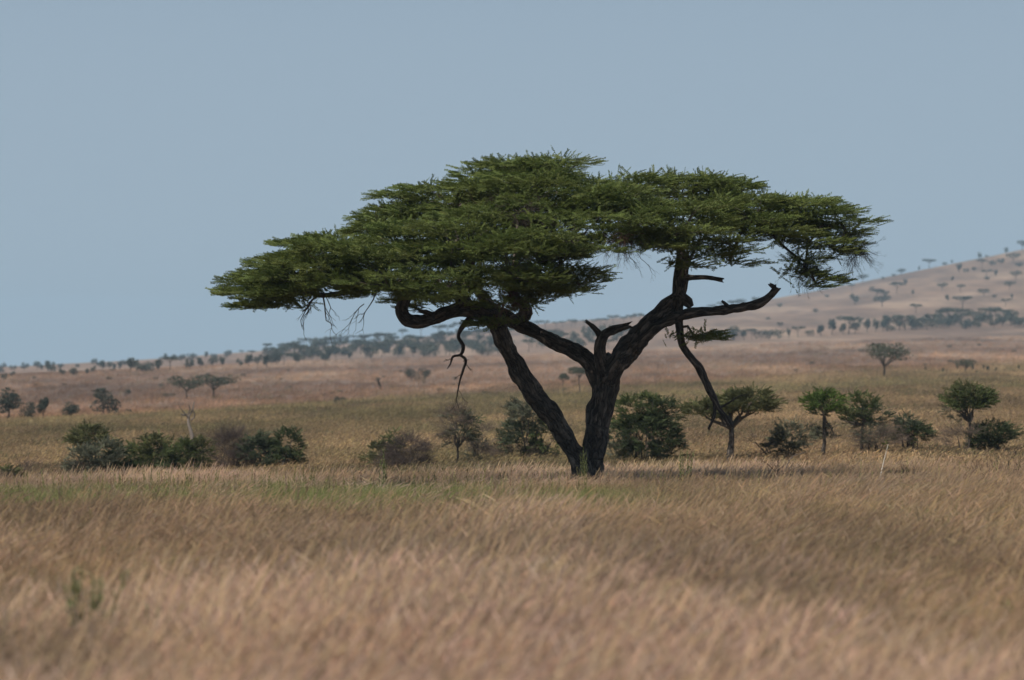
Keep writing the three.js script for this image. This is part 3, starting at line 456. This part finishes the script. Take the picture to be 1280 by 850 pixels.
for (const [px, d, h, w, lab] of [[975, 58, 0.85, 0.5, 'tangle of bare twigs with one arching pale branch in the grass'], [925, 60, 0.42, 0.35, 'low blackened twig tuft beside the arching bare twigs'], [792, 61, 0.45, 0.3, 'small dark dead tuft in the grass beside the big trunk'], [1245, 56, 0.85, 1.1, 'broad greyish dead shrub sunk in the grass'], [1130, 57, 0.6, 0.8, 'low grey dead shrub behind the pale leaning stem']]) {
  const p = spot(px, d), t = thing('dead_shrub', lab, 'shrub', p), o = [];
  for (let i = 0; i < 9 + w * 14; i++) twigs(o, V(gauss() * w * 0.6, -0.05, gauss() * w * 0.5), V(gauss() * 0.7, 1, gauss() * 0.7).normalize(), h * rr(0.5, 0.8), 0.009, 2, 0, 3);
  mesh('twigs', mergeGeometries(o), DEADWOOD, t).userData.kind = 'stuff';
  if (px === 975) mesh('branch', limbGeo([[V(0.1, 0, 0.1), 0.014], [V(0.1, 0.45, 0.1), 0.014], [V(0.28, 0.85, 0.1), 0.012], [V(0.62, 0.98, 0.1), 0.008]], { sides: 5, rough: 0.4 }), PALEWOOD, t);
}
const herbs2 = [0, 1, 2].map(() => herbGeo(0.95, 30)), herbMat = new THREE.MeshPhysicalMaterial({ color: new THREE.Color().setRGB(0.125, 0.145, 0.045), roughness: 0.85, side: THREE.DoubleSide, transmission: 0.25, thickness: 0 });
for (const [px, d, s, lab] of [[98, 21, 1.15, 'tall green weed in the windblown grass, tallest of a pair'], [122, 21.6, 1.0, 'tall green weed in the windblown grass, shorter of a pair'], [438, 25, 0.85, 'lone green weed in the pale windblown grass'], [197, 20.5, 0.8, 'short green weed among pale grass beside a tall pair'], [855, 55, 1.05, 'upright bright green weed in the grass beside the big tree'], [478, 56, 1.2, 'tallest green weed of the green belt before the big tree'], [728, 57.5, 1.15, 'green weed standing against the foot of the dark trunk']]) {
  const t = thing('weed', lab, 'plant', spot(px, d)); for (let i = 0; i < (d > 40 ? 4 : 9); i++) { const m = mesh('stalk', herbs2[i % 3], herbMat, t); m.position.set(gauss() * (d > 40 ? 0.16 : 0.09), 0, gauss() * 0.09); m.rotation.z = gauss() * 0.2; m.rotation.y = rnd() * 6; m.scale.setScalar(s * rr(0.7, 1.05)); }
}

// ------------------------------------------------------------------ trees on the plain and on the hill (small in the picture)
const FARLEAF = new THREE.MeshStandardMaterial({ vertexColors: true, roughness: 0.9, side: THREE.DoubleSide });
function farTree(kind, n, leaf) {                     // one unit high: returns [trunk geometry, crown geometry]
  const w = [], q = [], colr = []; const flat = kind === 'flat', round = kind === 'round', dome = kind === 'dome', tall = kind === 'tall';
  const th = flat ? 0.68 : dome ? 0.42 : round ? 0.32 : tall ? 0.3 : 0.2, rx = flat ? 0.80 : dome ? 0.85 : round ? 0.58 : tall ? 0.34 : 0.72, top = V(gauss() * 0.05, th, gauss() * 0.05);
  w.push(limbGeo(crooked(V(0, -0.06, 0), top, 0.035, 0.026, 3, 0.05), { sides: 5, step: 0.2, rough: 0 }));
  const lobes = []; const nl = flat ? 6 : dome ? 11 : round ? 7 : tall ? 5 : 6;
  for (let i = 0; i < nl; i++) { const a = i / nl * 6.28 + rnd(), r = rx * rr(0.25, 0.66); lobes.push([V(Math.cos(a) * r, flat ? rr(0.78, 0.90) : dome ? rr(0.60, 0.84) : round ? rr(0.36, 0.78) : tall ? rr(0.35, 0.86) : rr(0.22, 0.66), Math.sin(a) * r), rx * rr(0.32, 0.5), flat ? rr(0.07, 0.11) : dome ? rr(0.13, 0.19) : rr(0.17, 0.25)]); }
  for (const l of lobes) w.push(limbGeo(crooked(top.clone().multiplyScalar(flat ? 0.85 : 0.8), l[0], 0.018, 0.008, 3, 0.06), { sides: 4, step: 0.25, rough: 0 }));
  for (let i = 0; i < n; i++) {
    const l = lobes[i % nl], a = rnd() * 6.283, yy = rr(-1, 1), rad = Math.sqrt(1 - yy * yy) * Math.pow(rnd(), 0.4), p = V(l[0].x + Math.cos(a) * rad * l[1], l[0].y + yy * l[2], l[0].z + Math.sin(a) * rad * l[1]);
    const u = V(gauss(), gauss() * 0.5, gauss()).normalize().multiplyScalar(leaf * rr(0.7, 1.3)), v = V(gauss(), gauss() * 0.6, gauss()).cross(u).normalize().multiplyScalar(leaf * rr(0.4, 0.7));
    q.push([p.clone().sub(u), p.clone().sub(v), p.clone().add(u), p.clone().add(v)]);
    const k = rr(0.75, 1.25); for (let s = 0; s < 6; s++) colr.push(k, k, k);
  }
  const g = quads(q); g.setAttribute('color', new THREE.Float32BufferAttribute(colr, 3)); return [mergeGeometries(w), g];
}
const farCol = (c) => { const m = FARLEAF.clone(); m.color.setRGB(...c); return m; };
const FARGREEN = [farCol([0.042, 0.052, 0.036]), farCol([0.035, 0.044, 0.033]), farCol([0.054, 0.060, 0.040])];
const MIDSET = {}, FARSET = {};
for (const k of ['flat', 'dome', 'round', 'tall', 'bush']) { MIDSET[k] = [0, 1, 2].map(() => farTree(k, 1300, 0.034)); FARSET[k] = [0, 1, 2].map(() => farTree(k, 260, 0.072)); }
function stand(name, label, category, group, p, h, wide, kind, set = FARSET, c) {
  const t = thing(name, label, category, p, group), v = set[kind][(rnd() * 3) | 0];
  mesh('trunk', v[0], TWIG, t); mesh('crown', v[1], FARGREEN[c ?? (rnd() * 3) | 0], t).userData.kind = 'stuff';
  t.scale.set(h * wide, h, h * wide); t.rotation.y = rnd() * 6.28; return t;
}
// single trees one can pick out: [px, foot row, height px, width factor, kind, label]
const singles = [
  [10, 526, 42, 1.0, 'round', 'dark round tree at the end of the scrub row on the plain'], [36, 526, 24, 1.0, 'round', 'greyish bush leaning on a dark round tree'], [54, 525, 29, 0.9, 'tall', 'thin grey shrub in the scrub row on the plain'], [88, 525, 23, 1.3, 'round', 'wide low bush in the scrub row on the plain'],
  [130, 521, 37, 1.0, 'round', 'leafy tree with pointed top in the scrub row on the plain'], [143, 521, 12, 1.2, 'bush', 'low bush at the foot of a tree with pointed top'], [160, 520, 11, 0.9, 'bush', 'tiny bush past the tree with pointed top'],
  [234, 499, 29, 1.25, 'dome', 'open acacia with spreading crown, one of a touching pair'], [267, 498, 30, 1.35, 'dome', 'denser acacia with wide dome crown, one of a touching pair'], [160, 495, 10, 0.8, 'bush', 'single dark shrub on the pink plain near a pair of acacias'],
  [424, 505, 12, 1.2, 'bush', 'dark cone-shaped shrub alone on the pink plain'], [514, 476, 18, 0.95, 'bush', 'bigger of two round bushes side by side on the plain'], [531, 475, 17, 0.9, 'bush', 'smaller of two round bushes side by side on the plain'],
  [724, 494, 38, 0.62, 'flat', 'flat-topped acacia on the plain seen between the two trunks'], [704, 496, 30, 0.36, 'flat', 'thin low acacia beside the flat-topped one between the trunks'],
  [1106, 474, 46, 0.92, 'dome', 'full dome-crowned acacia alone on the plain below the hill'], [1208, 468, 20, 0.95, 'dome', 'small umbrella acacia alone on the plain below the hill'],
  [562, 441, 0, 1, 'bush', ''],
];
for (const [px, py, h, w, kind, label] of singles) if (h) { const d = groundAt(px, py, 150), p = spot(px, d); stand(/bush|shrub/.test(label.slice(0, 30)) ? 'plain_bush' : 'plain_tree', label, /bush|shrub/.test(label.slice(0, 30)) ? 'bush' : 'tree', undefined, p, h * d / FOCAL, w, kind, MIDSET, kind === 'flat' || kind === 'dome' ? 2 : 1); }
{ // broken dead stump far out on the plain
  const d = groundAt(475, 487, 200), p = spot(475, d), k = d / FOCAL, t = thing('dead_stump', 'leaning dead stump with tufted top on the pink plain', 'tree', p);
  mesh('trunk', limbGeo([[V(2 * k, -0.2, 0), 0.28], [V(-1 * k, 7 * k, 0), 0.22], [V(-3 * k, 12 * k, 0), 0.2]], { sides: 7, step: 0.3 }), DEADWOOD, t);
  mesh('crown', MIDSET.bush[0][1], FARGREEN[1], t).userData.kind = 'stuff'; t.children[1].scale.setScalar(6 * k); t.children[1].position.set(-3 * k, 10 * k, 0);
}
// rows on the hills: each tree a thing; [px, foot row, height px, kind]
const belts = [];
const add = (g, px, py, h, kind, w = 1) => belts.push([g, px, py, h, kind, w]);
const LEFT = 'trees along the low skyline of the plain', BELT = 'trees of the dense belt below the ridge', CREST = 'flat-topped trees on the ridge crest', FOOT = 'trees of the belt at the foot of the hill', SLOPE = 'trees scattered over the hillside';
for (const [px, py, h, k] of [[2, 464, 9, 'round'], [5, 476, 8, 'round'], [16, 463, 7, 'bush'], [31, 463, 8, 'round'], [47, 462, 10, 'round'], [52, 463, 7, 'tall'], [60, 464, 12, 'tall'], [64, 467, 12, 'round'], [76, 460, 7, 'bush'], [78, 470, 9, 'round'], [92, 472, 11, 'round'], [97, 459, 5, 'bush'], [43, 474, 4, 'bush'], [15, 471, 6, 'round'], [109, 469, 8, 'tall'], [116, 467, 9, 'round'], [117, 457, 8, 'round'], [123, 457, 6, 'bush'], [128, 464, 11, 'tall'], [137, 462, 9, 'round'], [150, 463, 9, 'tall'], [163, 466, 15, 'tall'], [172, 464, 12, 'round'], [181, 465, 13, 'bush'], [188, 464, 12, 'bush'], [198, 464, 15, 'tall'], [207, 451, 8, 'tall'], [213, 463, 14, 'flat'], [219, 452, 8, 'round'], [227, 453, 9, 'round'], [237, 463, 13, 'round'], [240, 451, 10, 'bush'], [250, 460, 13, 'tall'], [258, 448, 8, 'tall'], [266, 459, 12, 'round'], [268, 448, 8, 'bush'], [278, 459, 12, 'tall'], [284, 449, 11, 'round'], [155, 457, 8, 'bush'], [143, 463, 8, 'tall'], [300, 458, 8, 'round'], [302, 444, 5, 'flat'], [311, 458, 14, 'tall'], [322, 457, 12, 'round'], [333, 459, 15, 'tall'], [315, 447, 7, 'flat'], [334, 440, 9, 'flat']]) add(LEFT, px, py, h, k);
for (let i = 0; i < 120; i++) { const px = 336 + 300 * (i + rnd()) / 120, t = rnd(), lo = table([[336, 458], [450, 449], [640, 445]], px), hi = table([[336, 446], [450, 432], [640, 425]], px); add(BELT, px, mix(lo, hi, t), rr(9, 16), rnd() < 0.3 ? 'flat' : rnd() < 0.5 ? 'round' : rnd() < 0.6 ? 'bush' : 'tall'); }
for (const [px, py, h] of [[380, 435, 10], [395, 435, 10], [372, 437, 9], [405, 434, 9], [442, 428, 8], [452, 429, 8], [475, 426, 8], [503, 422, 10], [526, 421, 12], [548, 420, 12], [560, 419, 12], [575, 417, 11], [468, 428, 9], [490, 427, 9]]) add(CREST, px, py, h, 'flat');
for (let i = 0; i < 30; i++) { const px = 660 + 130 * (i + rnd()) / 30; add(BELT, px, rr(424, 441) - (px - 660) * 0.04, rr(9, 15), rnd() < 0.4 ? 'flat' : 'round'); }
for (let i = 0; i < 20; i++) { const px = 655 + 190 * i / 20 + rr(-3, 3); add(CREST, px, table([[650, 413], [800, 403], [850, 396]], px), rr(6, 10), 'flat'); }
for (const [px, h, k] of [[884, 14, 'bush'], [895, 14, 'round'], [908, 15, 'bush'], [918, 15, 'round'], [930, 10, 'tall'], [940, 11, 'flat'], [952, 13, 'bush'], [962, 13, 'bush'], [973, 12, 'bush'], [986, 10, 'tall'], [997, 12, 'flat'], [1012, 9, 'bush'], [1026, 12, 'tall'], [1040, 17, 'tall'], [1054, 12, 'tall'], [1062, 19, 'flat'], [1069, 15, 'round'], [1084, 15, 'tall'], [1095, 14, 'tall'], [1104, 12, 'tall'], [1109, 16, 'tall'], [1114, 9, 'bush'], [1124, 15, 'round'], [1132, 16, 'flat'], [1139, 11, 'round']]) add(FOOT, px, table([[880, 427], [960, 424], [1040, 419], [1140, 412]], px), h, k);
for (let i = 0; i < 34; i++) { const px = 1140 + 140 * (i + rnd()) / 34; add(FOOT, px, table([[1140, 411], [1280, 409]], px) - rr(-2, 9), rr(9, 16), rnd() < 0.3 ? 'flat' : rnd() < 0.6 ? 'bush' : 'round'); }
for (const [px, py, h, k] of [[890, 390, 8, 'flat'], [902, 388, 9, 'flat'], [915, 387, 9, 'flat'], [925, 385, 9, 'flat'], [945, 381, 8, 'flat'], [1079, 352, 8, 'flat'], [1127, 344, 7, 'flat'], [1104, 349, 4, 'bush'], [1117, 346, 4, 'bush'], [1162, 336, 10, 'flat'], [1181, 332, 5, 'bush'], [1149, 339, 5, 'tall'], [1190, 330, 4, 'tall'], [1225, 320, 7, 'round'], [1233, 321, 4, 'bush'], [1258, 315, 7, 'round'], [1278, 312, 9, 'flat'], [1052, 358, 6, 'bush'],
  [1065, 363, 7, 'flat'], [1069, 381, 12, 'round'], [1097, 375, 12, 'flat'], [1103, 384, 12, 'flat'], [1105, 373, 8, 'flat'], [1121, 367, 11, 'flat'], [1132, 357, 7, 'tall'], [1141, 370, 6, 'tall'], [1178, 363, 8, 'flat'], [1199, 341, 10, 'tall'], [1208, 341, 6, 'bush'], [1201, 366, 8, 'flat'], [1203, 389, 16, 'flat'], [1184, 377, 8, 'tall'], [1230, 371, 9, 'flat'], [1257, 383, 8, 'flat'], [1262, 362, 9, 'flat'], [1270, 350, 9, 'flat'], [1233, 347, 8, 'flat'], [1245, 346, 7, 'tall'], [1228, 335, 9, 'flat'], [1240, 332, 8, 'bush'], [1252, 330, 8, 'bush'], [1267, 328, 9, 'flat'], [1274, 334, 7, 'bush'], [1218, 338, 6, 'bush'], [1145, 392, 10, 'flat'], [1185, 396, 9, 'flat'], [1265, 374, 6, 'tall'], [1191, 352, 6, 'tall'], [1019, 391, 7, 'bush'], [975, 384, 6, 'bush'], [1234, 350, 5, 'bush'], [1090, 362, 4, 'bush'], [975, 408, 6, 'bush'], [1243, 372, 5, 'bush'], [1034, 372, 5, 'bush'], [960, 400, 5, 'bush']]) add(SLOPE, px, py, h, k);
const KINDWORD = { dome: 'dome-crowned acacia', flat: 'flat-topped acacia', round: 'round-crowned tree', tall: 'narrow upright tree', bush: 'low spreading bush' };
const WHERE = { [LEFT]: 'on the low skyline at the open end of the plain', [BELT]: 'in the dense tree belt below the ridge', [CREST]: 'on the ridge crest behind the big acacia', [FOOT]: 'in the tree belt at the foot of the hill', [SLOPE]: 'scattered on the bare pink hillside' };
for (const [g, px, py, h, kind0, w] of belts) { const kind = kind0 === 'flat' && g === SLOPE && rnd() < 0.5 ? 'dome' : kind0; const d = groundAt(px, py, 500), p = spot(px, d); stand(kind === 'bush' ? 'distant_bush' : 'distant_tree', 'hazy ' + KINDWORD[kind] + ' ' + WHERE[g], kind === 'bush' ? 'bush' : 'tree', g, p, Math.min(h * 1.2 * d / FOCAL, 13) * rr(0.95, 1.1), w * rr(0.85, 1.15), kind); }
// low scrub dotted over the plain
for (let i = 0; i < 55; i++) { const px = rr(0, 1280), py = px > 860 ? rr(430, 472) : rr(464, 500), d = groundAt(px, py, 250), p = spot(px, d); stand('plain_scrub', 'tiny dark scrub plant dotted on the open pink plain', 'shrub', 'scrub dotted over the open plain', p, rr(3.5, 6.5) * d / FOCAL, rr(0.9, 1.5), 'bush'); }
for (let i = 0; i < 16; i++) { const px = rr(1150, 1275), d = groundAt(px, 466 + rr(-3, 2), 250), p = spot(px, d); stand('plain_scrub', 'small grey scrub plant in the row past the small umbrella acacia', 'shrub', 'grey scrub row on the plain', p, rr(5, 9) * d / FOCAL, 0.7, 'tall'); }

renderer.render(scene, camera);
